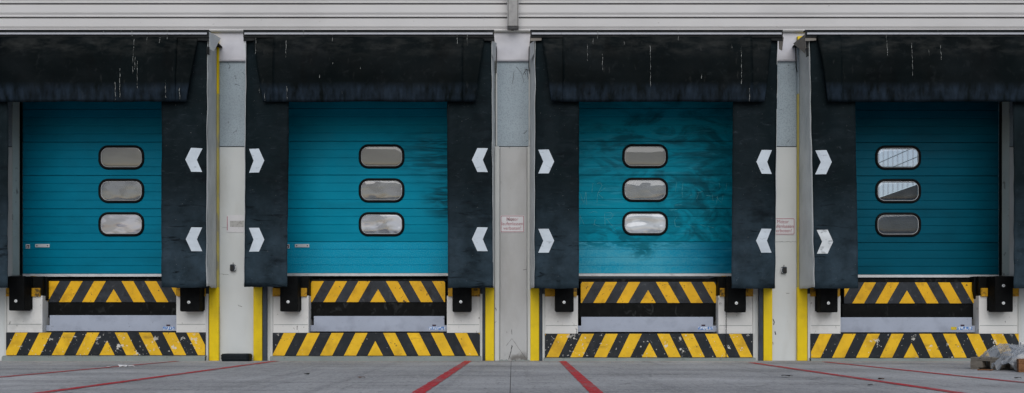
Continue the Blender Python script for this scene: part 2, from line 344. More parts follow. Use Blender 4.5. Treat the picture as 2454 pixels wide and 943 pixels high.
red_line((1975, 868), (2454, 918), .085, 'thin red line on the ground nearest the wrapped pallet')

# ------------------------------------------------------------------ dock table (photo pixels)
DK = [
 dict(word='leftmost', cx=256.7, post=(None, (501,524)), out=((-100,-100),(497,494)), inn=((20,20),(388,388)), bot=(690,690), head=(-105,500),
      gus=((-82,-48,0),(475,450,425)), chev=((None),(465,384,574)), door=(50, None), sect=[262,341,421,501,580,657], win=(291,(378,458,538)), doormat='teal_door',
      lip=(114,427,272.6), lipy=(674,725), plate=(109.6,428,119,428,755,780,794), stick=(391,418), plinth=(14,492), ply=(797,852), bump=((21,58,662,745,[722]),(431,478,662,747,[725])), ybar=((1,22),(478,493)), hook=(74,85,662,695), plac=True),
 dict(word='second from left', cx=899.5, post=((607,628),(1163,1184)), out=((589,584),(1178,1182)), inn=((694,689),(1070,1074)), bot=(688,690), head=(583,1184),
      gus=((605,632,655),(1162,1140,1110)), chev=((615,385.5,575),(1150,384,574)), door=(None,None), sect=[260,339,420,500,580,655.5], win=(914.5,(375.5,457,538)), doormat='teal_smeared',
      lip=(745,1067,906), lipy=(674,725), plate=(743,1072,752,1065,757,780,795), stick=(1028,1067), plinth=(653,1150), ply=(798,853), bump=((671,713,662,747,[724]),(1084,1128,662,748,[724])), ybar=((648,672),(1126,1150)), hook=(717,728,663,691), plac=True),
 dict(word='third from left', cx=1556.4, post=((1271,1292),(1830,1851)), out=((1283,1280),(1864,1858)), inn=((1388,1387),(1757,1752)), bot=(692,692), head=(1271,1876),
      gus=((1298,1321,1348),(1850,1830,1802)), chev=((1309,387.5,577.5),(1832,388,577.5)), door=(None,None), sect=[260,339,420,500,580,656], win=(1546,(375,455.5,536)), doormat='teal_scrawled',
      lip=(1391.5,1716,1553), lipy=(676,727), plate=(1384,1718,1393,1709,759,781,796), stick=(1673,1709), plinth=(1306,1805), ply=(800,857), bump=((1332,1375,662,748,[725]),(1745,1788,662,749,[727])), ybar=((1303,1332),(1788,1805)), hook=(1728,1740,662,696), plac=False),
 dict(word='rightmost', cx=2184, post=((1911,1935),None), out=((1940,1952),(2540,2540)), inn=((2047,2055),(2428,2428)), bot=(692,692), head=(1930,2548),
      gus=((1957,1981,2008),(2525,2490,2462)), chev=((1973.5,389.5,580),None), door=(None,2398), sect=[264,342,422,502,582,659], win=(2152,(378.5,458.5,539)), doormat='teal_dull',
      lip=(2023,2337,2173.4), lipy=(677,728), plate=(2009,2338,2013.5,2329,760,781,797), stick=(2279,2330), plinth=(1943,2442), ply=(800,858), bump=((1966,2008,662,749,[727]),(2385,2428,662,748,[685,727])), ybar=((1937,1962),(2428,2440)), hook=(2362,2375,664,699), plac=False),
]
YF, YP, YD = -.62, -.06, .25        # planes: shelter front, posts, door
for d in DK:
    d['X'] = X(d['cx'], -.1)
    d['oL'] = X(d['door'][0], YD) if d['door'][0] else d['X'] - 1.4
    d['oR'] = X(d['door'][1], YD) if d['door'][1] else d['X'] + 1.4

# ------------------------------------------------------------------ building
B = thing('warehouse_building', (0, .15, 0), 'pale warehouse front with horizontal siding, concrete panels and four loading docks', 'building')
zj, zs, zt = Z(352), Z(147), Z(78)
gaps = [(-16, DK[0]['oL']), (DK[0]['oR'], DK[1]['oL']), (DK[1]['oR'], DK[2]['oL']), (DK[2]['oR'], DK[3]['oL']), (DK[3]['oR'], 8.7)]  # right end cut short so sun reaches the ribbed wall
for gi, (a, b) in enumerate(gaps):
    MB().box(a, b, 0, .3, -.3, zj-.006).build('wall_panel', 'cream_concrete', B, bevel=.004)
    MB().box(a+.003, b-.003, .004, .29, zj+.006, zs).build('metal_panel', 'metal_panel', B, bevel=.004)
    MB().box(a, b, .02, .28, zj-.02, zj+.02).build('joint_strip', 'joint_dark', B)
    # pale flashing sheet above, slightly crumpled
    a2, b2 = max(a, -9), min(b, 8.69)
    mb = MB(); mb.grid(lambda u, v: (a2+(b2-a2)*u, -.012 - .012*max(0, nz(u*9+gi*5, v*3, gi)) - .010*(1-v), zs-.01+(zt+.03-zs)*v), 40, 14)
    mb.build('flashing_sheet', 'pale_sheet', B, smooth=True, thick=.003)
for d in DK:                                              # reveals, lintel, dock floor edge, pit
    MB().box(d['oL']-.01, d['oR']+.01, .02, .3, Z(246, YD)+.30, zt+.03).build('lintel', 'cream_concrete', B)
    for s, e in ((-1, d['oL']), (1, d['oR'])):
        MB().box(e, e - s*.012, -.004, .31, 1.262, Z(246, YD)+.3).build('door_jamb', 'reveal_concrete', B)
        MB().box(e - s*.012, e - s*.03, .19, .24, 1.262, Z(246, YD)+.3).build('door_track', 'gasket', B)
    xl, xr = X(d['plate'][0], .03), X(d['plate'][1], .03)
    pl, pr = X(d['plinth'][0], -.1), X(d['plinth'][1], -.1)
    zp = Z(d['ply'][0], -.1)
    for s, a, b in ((-1, pl, xl), (1, xr, pr)):
        blk = MB().box(a, b, -.07, .6, zp-.05, Z(709,-.08)).build('dock_block', 'white_block', B, bevel=.006)
        MB().box(min(a,b)+.012, max(a,b)-.012, -.0735, -.069, zp+.115, zp+.121).build('pour_joint', 'jamb_concrete', blk)
        MB().box(a - (0 if s < 0 else -.02), (b-.02) if s < 0 else b, -.1, -.0715, Z(711,-.08), Z(691,-.08)).build('edge_angle', 'yellow_grimy', blk)
        MB().box(a+.001, b-.001, -.06, .6, Z(709,-.08)+.002, 1.236).build('dock_edge', 'leveller_black', B)
        ed = pl if s < 0 else pr
        MB().box(ed, ed + s*.035, -.08, .1, -.02, .98).build('edge_return', 'trim_light', B, bevel=.004)
    MB().box(xl, xr, .6, .65, -.02, 1.2).build('pit_wall', 'leveller_black', B)
    MB().box(xl-.05, xr+.05, -.02, .6, .02, .06).build('pit_floor', 'leveller_black', B)
MB().box(-16, 8.7, .62, 18, 1.0, 1.24).build('hall_floor', 'interior_dark', B)

# upper siding: boards with folded profile, one object per board length
pit = .2025; zb = Z(75.5, -.07)
for r in range(9):
    z0 = zb + r*pit; z1 = z0 + pit
    prof = [(.02, z1-.001), (-.03, z1-.001), (-.06, z1-.012), (-.06, z1-.128), (-.038, z1-.160), (-.074, z1-.184), (-.074, z1-.193), (-.02, z1-.1935), (.02, z1-.1935)]
    for a, b in ((-16, -.02), (.02, 8.7)):
        jit = .002*nz(r*3.1, a)
        MB().extx([(y+jit, z) for y, z in prof][::-1], a, b).build('siding_board', 'siding', B)
MB().box(-16, 8.7, .02, .3, zt+.03, zb+9*pit).build('upper_wall', 'steel_grey', B)
MB().box(-16, 8.7, -.09, .4, zb+9*pit+.002, zb+9*pit+.07).build('parapet_cap', 'steel_grey', B, bevel=.01)
MB().box(-16, 8.7, -.055, .0, zt+.012, zb-.004).build('drip_edge', 'trim_light', B, bevel=.004)

# central pillar with light trims
MB().box(X(1198,-.03), X(1263,-.03), -.03, .1, -.02, zj-.008).build('pillar', 'pillar_concrete', B, bevel=.012)
for a, b in ((1186, 1196), (1265, 1271)):
    MB().box(X(a,-.05), X(b,-.05), -.05, .05, 0, zj-.004).build('corner_trim', 'trim_light', B, bevel=.004)
for a, b in ((1188, 1191.5), (1267, 1271)):
    MB().box(X(a,-.05), X(b,-.05), -.05, .05, zj+.004, zs).build('corner_trim', 'trim_light', B, bevel=.003)

# the hall behind the doors
MB().box(-16, .1, 14, 14.2, 1.0, 6.4).build('hall_wall', 'interior_dark', B)
MB().box(-.1, .05, .4, 14, 1.24, 6.4).build('added_partition', 'interior_dark', B)  # unseen wall added to keep daylight from the left doors' windows
MB().box(-16, .1, .3, 14.2, 6.4, 6.5).build('roof', 'steel_grey', B)  # unseen roof, left open on the right to let daylight in
MB().box(-16.2, -16, -.0, 14.2, 0, 6.5).build('hall_wall', 'interior_dark', B)
xi = 8.0; zlow = H + .348*xi
mb = MB(); mr = MB(); n = 46
for k in range(n):                                        # ribbed side wall, made see-through so the sky brightens it
    y0 = 2.2 + k*.25
    pr = [(xi, y0), (xi, y0+.15), (xi-.045, y0+.175), (xi-.045, y0+.225), (xi, y0+.25)]
    for q, ((xa, ya), (xb, yb)) in enumerate(zip(pr[:-1], pr[1:])):
        (mr if q == 2 else mb).add([(xa,ya,zlow),(xb,yb,zlow),(xb,yb,7),(xa,ya,7)], [(0,3,2,1)])
m = bpy.data.materials.new('translucent_sheet'); m.use_nodes = True; tn = m.node_tree
tb = tn.nodes.new('ShaderNodeBsdfTranslucent'); tb.inputs[0].default_value = (.95,.96,.97,1)
mxs = tn.nodes.new('ShaderNodeMixShader'); mxs.inputs[0].default_value = .72
tn.nodes['Principled BSDF'].inputs['Base Color'].default_value = (.93,.94,.95,1)
tn.links.new(tn.nodes['Principled BSDF'].outputs[0], mxs.inputs[1]); tn.links.new(tb.outputs[0], mxs.inputs[2]); tn.links.new(mxs.outputs[0], tn.nodes['Material Output'].inputs[0])
trn = tn.nodes.new('ShaderNodeBsdfTransparent'); mx2 = tn.nodes.new('ShaderNodeMixShader'); mx2.inputs[0].default_value = .58
tn.links.new(mxs.outputs[0], mx2.inputs[1]); tn.links.new(trn.outputs[0], mx2.inputs[2]); tn.links.new(mx2.outputs[0], tn.nodes['Material Output'].inputs[0])
MT['translucent_sheet'] = m; m2 = m.copy(); m2.name = 'clear_rib'; MT['clear_rib'] = m2
for nn in m2.node_tree.nodes:
    if nn.type == 'MIX_SHADER' and abs(nn.inputs[0].default_value-.58) < .001: nn.inputs[0].default_value = .92
sw = mb.build('ribbed_side_wall', 'translucent_sheet', B)
mr.build('clear_ribs', 'clear_rib', sw)
MB().box(xi-.02, xi+.1, .4, 14, 1.24, zlow-.01).build('side_wall_base', 'interior_grey', B)
for kk in (.44, .413):
    zz = H + kk*xi; MB().box(xi-.058, xi-.047, 2.2, 13.6, zz-.006, zz+.006).build('wall_rail', 'interior_rail', sw)
MB().box(.1, 8.2, 13.8, 14, 1.24, 6.4).build('hall_wall', 'interior_grey', B)

# steel channel hanging over the pillar
ch = thing('steel_channel', (0, -.1, Z(63,-.22)), 'grey vertical steel channel in the siding above the central pillar', 'channel')
xa, xb = X(1215.5,-.22), X(1243,-.22); zc = Z(63.5, -.22)
MB().box(xa+.014, xb-.014, -.225, -.2, zc+.004, 6.75).build('web', 'steel_grey', ch, bevel=.008)
MB().box(xa+.013, xb-.013, -.199, -.05, zc+.002, zc+.012).build('end_cap', 'steel_grey', ch)
for a, b in ((xa, xa+.012), (xb-.012, xb)):
    MB().box(a, b, -.235, -.05, zc, 6.75).build('flange', 'steel_grey', ch, bevel=.004)

# ------------------------------------------------------------------ per-dock builders
def rrect(cx, cz, hw, hh, r, n=7):
    pts = []
    for sx, sz, a0 in ((1,1,0), (-1,1,90), (-1,-1,180), (1,-1,270)):
        for k in range(n):
            a = R(a0 + 90*k/(n-1)); pts.append((cx + sx*(hw-r) + r*math.cos(a), cz + sz*(hh-r) + r*math.sin(a)))
    return pts

PANES = {}
for i in range(4):
    for j in range(3):
        hz = [((.80,.95), srgb(112,111,104)), ((.40,.8), srgb(112,116,120)), ((.5,.95), srgb(168,168,177))][j]
        if i == 3: hz = [((.0,.03), srgb(160,165,170)), ((.0,.06), srgb(150,155,160)), ((.35,.5), srgb(70,78,86))][j]
        if i == 2 and j == 2: hz = ((.6,1.0), srgb(184,190,198))
        if i == 1 and j == 2: hz = ((.35,.95), srgb(170,175,186))
        pane_mat('pane_%d_%d' % (i, j), hz[0], hz[1], (3.0, 4.5, 5.0)[j], .38, .62, 3.1*i + 1.7*j + .5, gl=((.07,.11,.13)[j] if i < 3 else .05), dist=.6, wav=(.12,.45,.6)[j] if i < 3 else .05)

def door(i, d):
    xl, xr = d['oL'] + .03, d['oR'] - .03
    zs_ = [Z(p, YD) for p in d['sect']]                       # from top to bottom
    zs_ = [zs_[0] + (zs_[0]-zs_[1])] + zs_
    lab = ['teal sectional dock door with grey windows, leftmost of the four', 'teal dock door with dark smear beside its right curtain',
           'stained teal dock door with scratched letters and pale bottom section', 'dull teal dock door whose upper windows show bright ribs'][i]
    t = thing('sectional_door', ((xl+xr)/2, YD, zs_[-1]), lab, 'door', 'teal dock doors')
    wx = X(d['win'][0], YD); hw, hh = 55*(D+YD)/F, 29.3*(D+YD)/F
    for k in range(len(zs_)-1):
        zt_, zb_ = zs_[k], zs_[k+1]
        hh_ = zt_ - zb_
        # face profile with four shallow ribs
        prof = [(YD+.04, zt_+.004), (YD+.02, zt_+.004), (YD+.02, zt_-.003), (YD+.010, zt_-.003), (YD, zt_-.009)]
        for q in (1, 2, 3):
            zc_ = zt_ - hh_*q/4
            prof += [(YD, zc_+.010), (YD+.0065, zc_+.004), (YD+.0065, zc_-.003), (YD, zc_-.007)]
        prof += [(YD, zb_+.006), (YD+.006, zb_+.003), (YD+.04, zb_+.003)]
        mb = MB(); row = k - 2
        def piece(a, b, zhi, zlo):
            p = [(y, z) for y, z in prof if zlo < z < zhi]
            def yat(z):
                for (y0, q0), (y1, q1) in zip(prof[:-1], prof[1:]):
                    if q0 >= z >= q1 and q0 > q1: return y0+(y1-y0)*(q0-z)/(q0-q1)
                return YD
            if zhi < zt_: p = [(YD+.04, zhi), (yat(zhi), zhi)] + p
            if zlo > zb_: p = p + [(yat(zlo), zlo), (YD+.04, zlo)]
            mb.extx(p[::-1], a, b)
        if 0 <= row <= 2:
            wz = Z(d['win'][1][row], YD); ow, oh = hw*.85, hh*.72
            piece(xl, wx-ow, zt_+1, zb_-1); piece(wx+ow, xr, zt_+1, zb_-1)
            piece(wx-ow, wx+ow, zt_+1, wz+oh); piece(wx-ow, wx+ow, wz-oh, zb_-1)
        else: piece(xl, xr, zt_+1, zb_-1)
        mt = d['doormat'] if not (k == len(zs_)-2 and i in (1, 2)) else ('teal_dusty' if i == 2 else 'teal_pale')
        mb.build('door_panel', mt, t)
    for row in range(3):
        wz = Z(d['win'][1][row], YD); mb = MB(); e = .0065
        ir = .145
        loops = []
        for off, y in ((0, YD+.002), (.002, YD-.012), (.012, YD-.020), (.026, YD-.020), (.036, YD-.012), (.038, YD+.004)):
            loops.append([(x, y, z) for x, z in rrect(wx, wz, hw-off, hh-off, ir-off)])
        g = mb.rings(loops).build('window', 'gasket', t, smooth=True)
        mb = MB(); loops = []
        for off, y in ((.037, YD-.004), (.0395, YD-.009), (.043, YD-.009), (.0455, YD-.003)):
            loops.append([(x, y, z) for x, z in rrect(wx, wz, hw-off, hh-off, ir-off)])
        mb.rings(loops).build('bead', 'bead', g, smooth=True)
        mb = MB(); loops = []
        for s_, y in ((.038, YD-.002), (.052, YD-.004), (.075, YD-.006), (.105, YD-.007), (.135, YD-.0074)):
            loops.append([(x, y, z) for x, z in rrect(wx, wz, hw-s_, hh-s_, max(.012, ir-s_))])
        mb.rings(loops, cap1=True).build('pane', MT['pane_%d_%d' % (i, row)], g, smooth=True)
    zb_ = zs_[-1]
    MB().box(xl, xr, YD-.012, YD+.04, zb_-.042, zb_-.001).build('bottom_rail', 'galvanised', t, bevel=.003)
    MB().box(xl, xr, YD, YD+.03, 1.242, zb_-.0425).build('rubber_seal', 'gasket', t)
    if d['plac']:
        px = 85 if i == 0 else 707
        p = MB().box(X(px,YD), X(px+34.5,YD), YD-.012, YD-.001, Z(593.5,YD), Z(585.5,YD)).build('grip_plate', 'galvanised', t, bevel=.003)
        for q in (4.5, 30):
            xx = X(px+q, YD); zz = Z(589.5, YD)
            MB().rings([[(xx+.009*math.cos(a*.785), y, zz+.009*math.sin(a*.785)) for a in range(8)] for y in (YD-.012, YD-.016)], cap1=True).build('screw', 'joint_dark', p)
        px = 62 if i == 0 else 684
        p = MB().box(X(px,YD), X(px+10,YD), YD-.003, YD-.0005, Z(596,YD), Z(586,YD)).build('pictogram_sticker', 'sign_white', t)
        MB().box(X(px+2,YD), X(px+8.5,YD), YD-.006, YD-.0035, Z(595,YD), Z(588,YD)).build('sticker_print', 'scribble', p)
        MB().box(X(px+4.3,YD), X(px+6.3,YD), YD-.009, YD-.0065, Z(595,YD), Z(590,YD)).build('sticker_print', 'sign_white', p)
    if i == 2:                                                # scratched strokes
        S = 2.1425
        strokes = [[(22,480),(40,530),(52,470),(56,540)],[(88,425),(82,475)],[(108,430),(125,425),(135,440),(112,480)],[(112,480),(108,530)],[(112,480),(152,450)],[(118,485),(140,505)],
            [(22,600),(20,640)],[(20,590),(42,640)],[(70,580),(95,572),(110,578)],[(100,612),(92,645)],[(148,585),(150,645)],[(150,580),(180,578),(192,592),(180,610),(150,612)],[(160,614),(205,668)],[(95,640),(125,650)],
            [(518,422),(510,470)],[(550,425),(545,470),(548,500)],[(585,490),(600,488)],[(630,480),(620,510)],[(622,478),(650,470)],[(670,490),(690,492)],[(700,485),(705,520)],[(728,495),(722,530)],[(722,500),(748,530),(756,490)],[(735,425),(740,450)],[(775,428),(770,460)],
            [(480,566),(522,562)],[(520,600),(505,620),(512,650),(535,652)],[(580,640),(610,655)],[(640,640),(665,650)],[(680,650),(708,656)],[(510,540),(545,538)]]
        for st in strokes:
            st = [(1380 + x/S, 240 + y/S) for x, y in st]; pts = []
            for (ax, ay), (bx, by) in zip(st[:-1], st[1:]):
                m = max(2, int(math.hypot(bx-ax, by-ay)/3))
                pts += [(ax+(bx-ax)*q/m, ay+(by-ay)*q/m) for q in range(m)]
            pts.append(st[-1]); mb = MB(); vs = []
            for q, (ax, ay) in enumerate(pts):
                a2, b2 = pts[max(0,q-1)], pts[min(len(pts)-1,q+1)]
                dx, dy = b2[0]-a2[0], b2[1]-a2[1]; l = math.hypot(dx, dy) or 1
                wd = .26 + .16*nz(ax*.6, ay*.6)
                vs += [(X(ax-dy/l*wd,YD), YD-.0012, Z(ay+dx/l*wd,YD)), (X(ax+dy/l*wd,YD), YD-.0012, Z(ay-dx/l*wd,YD))]
            mb.add(vs, [(2*q, 2*q+2, 2*q+3, 2*q+1) for q in range(len(pts)-1)])
            mb.build('scratch', 'scratch_pale', t)
    return t

DRIPS = [
 [(323,95,182),(334,150,215),(328,140,170),(292,168,236),(281,200,243),(402,195,238),(318,76,88),(292,74,80),(250,74,81),(436,215,243),(353,90,108),(384,90,105),(402,74,95)],
 [(614,92,132),(687,95,140),(797,84,101),(1096,84,107),(625,214,226),(637,225,244),(768,183,190),(728,74,90),(830,73,80),(1120,84,110),(800,154,158),(866,164,170),(690,210,243),(822,222,228)],
 [(1407,108,150),(1443,133,172),(1557,112,212),(1774,112,205),(1679,178,192),(1432,74,95),(1421,92,108),(1625,73,98),(1495,100,110),(1752,108,118),(1793,215,246)],
 [(2123,75,138),(2182,105,186),(2250,110,148),(2222,122,138),(2246,74,80)]]

def shelter(i, d):
    zf = lambda p, y=YF: Z(p, y)
    xl, xr = X(d['out'][0][0], YF), X(d['out'][1][0], YF)
    lab = 'black dock shelter with rubber curtains and white arrows, ' + ['cut off by the left picture edge', 'around the second door from left', 'around the door with scratched letters', 'cut off by the right picture edge'][i]
    t = thing('dock_shelter', ((xl+xr)/2, -.3, zf(690)), lab, 'dock shelter', 'black dock shelters')
    ztop = Z(80, YF)
    # side curtains
    for s in (0, 1):
        (o0, o1), (n0, n1) = d['out'][s], d['inn'][s]
        zb_ = Z(d['bot'][s], YF)
        def fn(u, v, s=s, o0=o0, o1=o1, n0=n0, n1=n1, zb_=zb_):
            z = ztop + (zb_-ztop)*v
            a = X(o0+(o1-o0)*v, YF); b = X(n0+(n1-n0)*v, YF)
            x = a + (b-a)*u
            y = YF + .028*nz(x*2.2, z*.9, i*3) + .016*nz(x*5, z*4, i+s) + .007*nz(x*2.5, z*14, i+s*5)*v - .03*math.exp(-(u/.16)**2)*(-1) - .02*v*u
            if u == 1: x += .006*nz(z*5, i+s*4)
            z += .008*nz(x*4, s+i*7)*(1 if v == 1 else 0)
            return (x, y, z)
        mb = MB(); mb.grid(fn, 16, 44)
        c = mb.build('side_curtain', 'side_curtain', t, smooth=True, thick=.008)
        cv = d['chev'][s]
        if cv:
            for q in (1, 2):
                cx, cy = cv[0], cv[q]; sg = 1 if s == 0 else -1
                if i == 3 and q == 2: cx += 3
                if i == 2 and s == 1 and q == 2: cx -= 2
                pts = [(-19,-28.5),(6,-28.5),(19,0),(6,28.5),(-19,28.5),(-7,0)]
                def yat(px, py):
                    o_, n_ = d['out'][s], d['inn'][s]
                    v = (Z(py,YF)-ztop)/(zb_-ztop)
                    a = o_[0]+(o_[1]-o_[0])*v; b = n_[0]+(n_[1]-n_[0])*v
                    return fn((px-a)/(b-a), v)[1]
                mb = MB()                                    # two bent arms that follow the sheet
                for h0, h1, tp, bt in ((-28.5, 0, (-19,6), (-7,19)), (0, 28.5, (-7,19), (-19,6))):
                    def gf(u, v):
                        l = tp[0]+(bt[0]-tp[0])*v; r = tp[1]+(bt[1]-tp[1])*v
                        px = cx + sg*(l+(r-l)*u); py = cy + h0+(h1-h0)*v
                        return (X(px,YF), yat(px,py)-.0075, Z(py,YF))
                    mb.grid(gf, 4, 6)
                mb.build('arrow', 'worn_mark' if i == 3 and q == 2 else 'white_mark', c)
    # fabric sides from the wall to the front, and the top sheet
    for s in (0, 1):
        p = d['post'][s]; o0, o1 = d['out'][s]
        xr0 = X(p[s], YP) if p else X(o0, YF)
        if p: xr0 = X(p[0]+(4 if i == 3 else -1) if s == 0 else p[1]-(5 if i == 0 else -1), YP)
        def fs(u, v):
            z = Z(88, YF) + (Z(d['bot'][s]-3, YF)-Z(88, YF))*v
            xf = X(o0+(o1-o0)*v, YF); x = xf + (xr0-xf)*u
            amp = math.sin(math.pi*u)
            return (x + amp*(.02*nz(z*1.4, u*2, i+s*9) + .012*nz(z*5, u*3, i)) + (.012*nz(z*3.2, i)*(1-u) if v > .02 else 0), YF+.006 + (YP-YF-.004)*u, z + .02*nz(u*3, i)*(v == 1))
        mb = MB(); mb.grid(fs, 10, 70); sf = mb.build('side_fabric', 'grey_fabric', t, smooth=True, thick=.004)
    hx0, hx1 = X(d['head'][0], YF-.04), X(d['head'][1], YF-.04)
    zh1 = Z(73, YF-.04); zh0 = Z(90, YF-.04)
    MB().box(hx0, hx1, YF+.05, -.03, zh1-.06, zh1-.045).build('top_sheet', 'black_hood', t)
    hood = MB(); 
    hood.extx([(YF+.06, zh1+.004), (YF-.03, zh1+.008), (YF-.04, zh1+.004), (YF-.04, zh0), (YF-.0, zh0-.008)][::-1], hx0, hx1)
    hd = hood.build('hood', 'black_hood', t, thick=.006)
    for s, hx in ((1, hx0), (-1, hx1)):
        zz = Z(99, YF-.03)
        ec = MB().prism([(hx, zh1-.02), (hx+s*.16, zh1-.02), (hx+s*.155, zz+.01), (hx, zz)], YF-.031, YF-.022).build('hood_end', 'dirty_fabric' if (i, s) in ((2,1),(3,1)) else 'black_hood', hd)
    st = MB().box(hx0+.02, hx1-.02, YF-.062, YF-.046, Z(83.0, YF-.06), Z(78.6, YF-.06)).build('clamp_strip', 'aluminium', hd, bevel=.002)
    # head curtain: centre sheet and two gussets
    (gl0, gl1, gls), (gr0, gr1, grs) = d['gus']
    zc0, zc1 = Z(86, YF-.04), Z(246, YF-.04)
    def hy(x, z):
        v = (zc0 - z)/(zc0-zc1)
        bul = .10*math.sin(math.pi*min(1, max(0, v)))**.8*.35 + .05*v
        e = min(x - X(gl0, YF), X(gr0, YF) - x)                  # diagonal pull folds near the upper corners
        sag = .030*nz(x*1.1, z*1.2, i*2.2) + .014*nz(x*3.1, z*2.3, i) + .022*abs(nz((e - (zc0-z))*2.3, (e+z)*.7, i+3))*math.exp(-max(0, e)/.9) + .006*nz(x*1.2, z*11, i+7)
        return YF - .035 - bul - sag*(min(1, v*3))
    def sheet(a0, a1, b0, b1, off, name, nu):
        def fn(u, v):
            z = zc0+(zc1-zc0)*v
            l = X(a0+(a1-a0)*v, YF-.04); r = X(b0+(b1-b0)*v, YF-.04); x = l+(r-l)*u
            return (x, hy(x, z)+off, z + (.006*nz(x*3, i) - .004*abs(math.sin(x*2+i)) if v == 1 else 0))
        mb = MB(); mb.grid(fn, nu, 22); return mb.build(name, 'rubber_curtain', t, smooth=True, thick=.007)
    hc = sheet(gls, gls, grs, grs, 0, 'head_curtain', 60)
    sheet(gl0, gl1, gls+6, gls+6, .018 if i != 3 else -.018, 'curtain_gusset', 10)
    sheet(grs-6, grs-6, gr0, gr1, .018, 'curtain_gusset', 10)
    rnd = random.Random(i+5)
    for px, pa, pb in DRIPS[i]:
        mb = MB()
        y_ = YF-.04; n = max(2, int((pb-pa)/3)); vs = []
        for q in range(n+1):
            py = pa+(pb-pa)*q/n; z = Z(py, y_); hw = (.0008+.0022*rnd.random()) * (1 if rnd.random() > .3 else .12)
            x = X(px + .5*math.sin(q*.9+px), y_)
            y = (hy(x, z) - .012) if py > 88 else YF-.064
            vs += [(x-hw, y, z), (x+hw, y, z)]
        mb.add(vs, [(2*q, 2*q+1, 2*q+3, 2*q+2) for q in range(n)])
        mb.build('drip_stain', 'drip_white', hc)
    return t

def torn(t, i, pts, mat='grey_fabric'):
    mb = MB(); mb.add(pts, [(0,1,2)] if len(pts) == 3 else [(0,1,2),(0,2,3)]); mb.build('torn_flap', mat, t, thick=.004)

def stripes(root, x0, x1, zb, zt, y, cx, pitch, wid, shear, tri, trih, nl, nr, ymat):
    """yellow hazard stripes as thin sheets on a dark plate; mirrored about cx with a triangle between"""
    def clip(poly):
        for lim, keep in ((x0, 1), (x1, -1)):
            out = []
            for (ax, az), (bx, bz) in zip(poly, poly[1:]+poly[:1]):
                ia, ib = keep*(ax-lim) >= 0, keep*(bx-lim) >= 0
                if ia: out.append((ax, az))
                if ia != ib:
                    tt = (lim-ax)/(bx-ax); out.append((lim, az+tt*(bz-az)))
            poly = out
            if len(poly) < 3: return []
        return poly
    polys = [[(cx-tri, zb), (cx+tri, zb), (cx, zb+trih)]]
    for sg, n in ((-1, nl), (1, nr)):
        for k in range(n):
            a = tri*1.0 + k*pitch                  # inner top edge distance from centre
            polys.append([(cx+sg*a, zt), (cx+sg*(a+wid), zt), (cx+sg*(a+wid+shear), zb), (cx+sg*(a+shear), zb)])
    for p in polys:
        p = clip(p)
        if p: MB().prism(p, y-.003, y+.001).build('yellow_stripe', ymat, root)

def leveller(i, d):
    a, b, c = d['lip']; yl = .09; y2 = .03
    x0, x1, cx = X(a, yl), X(b, yl), X(c, yl); z1, z0 = Z(d['lipy'][0], yl), Z(d['lipy'][1], yl)
    lab = ['striped dock leveller with scuffed black beam, under the leftmost door', 'striped dock leveller under the door second from left', 'striped dock leveller under the door with scratched letters', 'striped dock leveller with yellow and blue sticker, rightmost'][i]
    t = thing('dock_leveller', (cx, .2, .42), lab, 'dock leveller', 'dock levellers')
    lip = MB().box(x0, x1, yl, yl+.03, z0, z1).build('lip_plate', 'lip_black', t, bevel=.003)
    s = (D+yl)/F
    stripes(lip, x0+.002, x1-.002, z0+.003, z1-.002, yl, cx, 55.5*s, 28.2*s, 28.7*s, 18.7*s, 31*s, 3, 3, 'lip_yellow')
    MB().box(x0-.03, x1+.03, yl+.05, .6, z1+.004, 1.21).build('deck_plate', 'leveller_black', t)
    pa, pb, pc, pd, q0, q1, q2 = d['plate']
    MB().box(x0-.02, x1+.02, yl+.012, yl+.035, Z(q0+6, y2), z0-.002).build('front_beam', 'leveller_black', t)
    pts = [(X(pa,y2)+.004, Z(q2,y2)), (X(pb,y2)-.004, Z(q2,y2)), (X(pb,y2)-.004, Z(q1,y2)), (X(pd,y2), Z(q1,y2)), (X(pd,y2), Z(q0+1,y2)), (X(pc,y2), Z(q0+1,y2)), (X(pc,y2), Z(q1,y2)), (X(pa,y2)+.004, Z(q1,y2))]
    if i == 0: pts = [pts[0], pts[1], (pts[1][0], pts[4][1]), pts[5], pts[6], pts[7]]
    pl = MB().prism(pts, y2, y2+.02).build('apron_plate', 'leveller_grey', t, bevel=.003)
    sa, sb = d['stick']
    if i == 3:
        MB().box(X(sa,y2), X(sa+13,y2), y2-.003, y2-.001, Z(791,y2), Z(784,y2)).build('sticker', 'label_yellow', pl)
        sa += 15
    MB().box(X(sa,y2), X(sb,y2), y2-.003, y2-.001, Z(790.5,y2), Z(783.5,y2)).build('sticker', 'label_blue', pl)
    MB().box(X(sa+8,y2), X(sa+17,y2), y2-.003, y2-.001, Z(782,y2), Z(778.5,y2)).build('sticker', 'scribble', pl)
    ha, hb, h0, h1 = d['hook']; yh = -.02
    hk = MB().box(X(ha,yh), X(hb,yh), yh-.03, yh+.05, Z(h1,yh), Z(h0,yh)).build('yellow_stop', 'yellow_grimy', t, bevel=.008)
    if i in (0, 3):
        q = (86,112) if i == 0 else (2334,2362)
        MB().prism([(X(q[0],.02),1.24),(X(q[1],.02),1.24),(X(q[1],.02),Z(720,.02)),(X(q[0]+6,.02),Z(723,.02)),(X(q[0],.02),Z(695,.02))], .02, .16).build('hinge_bracket', 'leveller_black', t, bevel=.01)
    return t

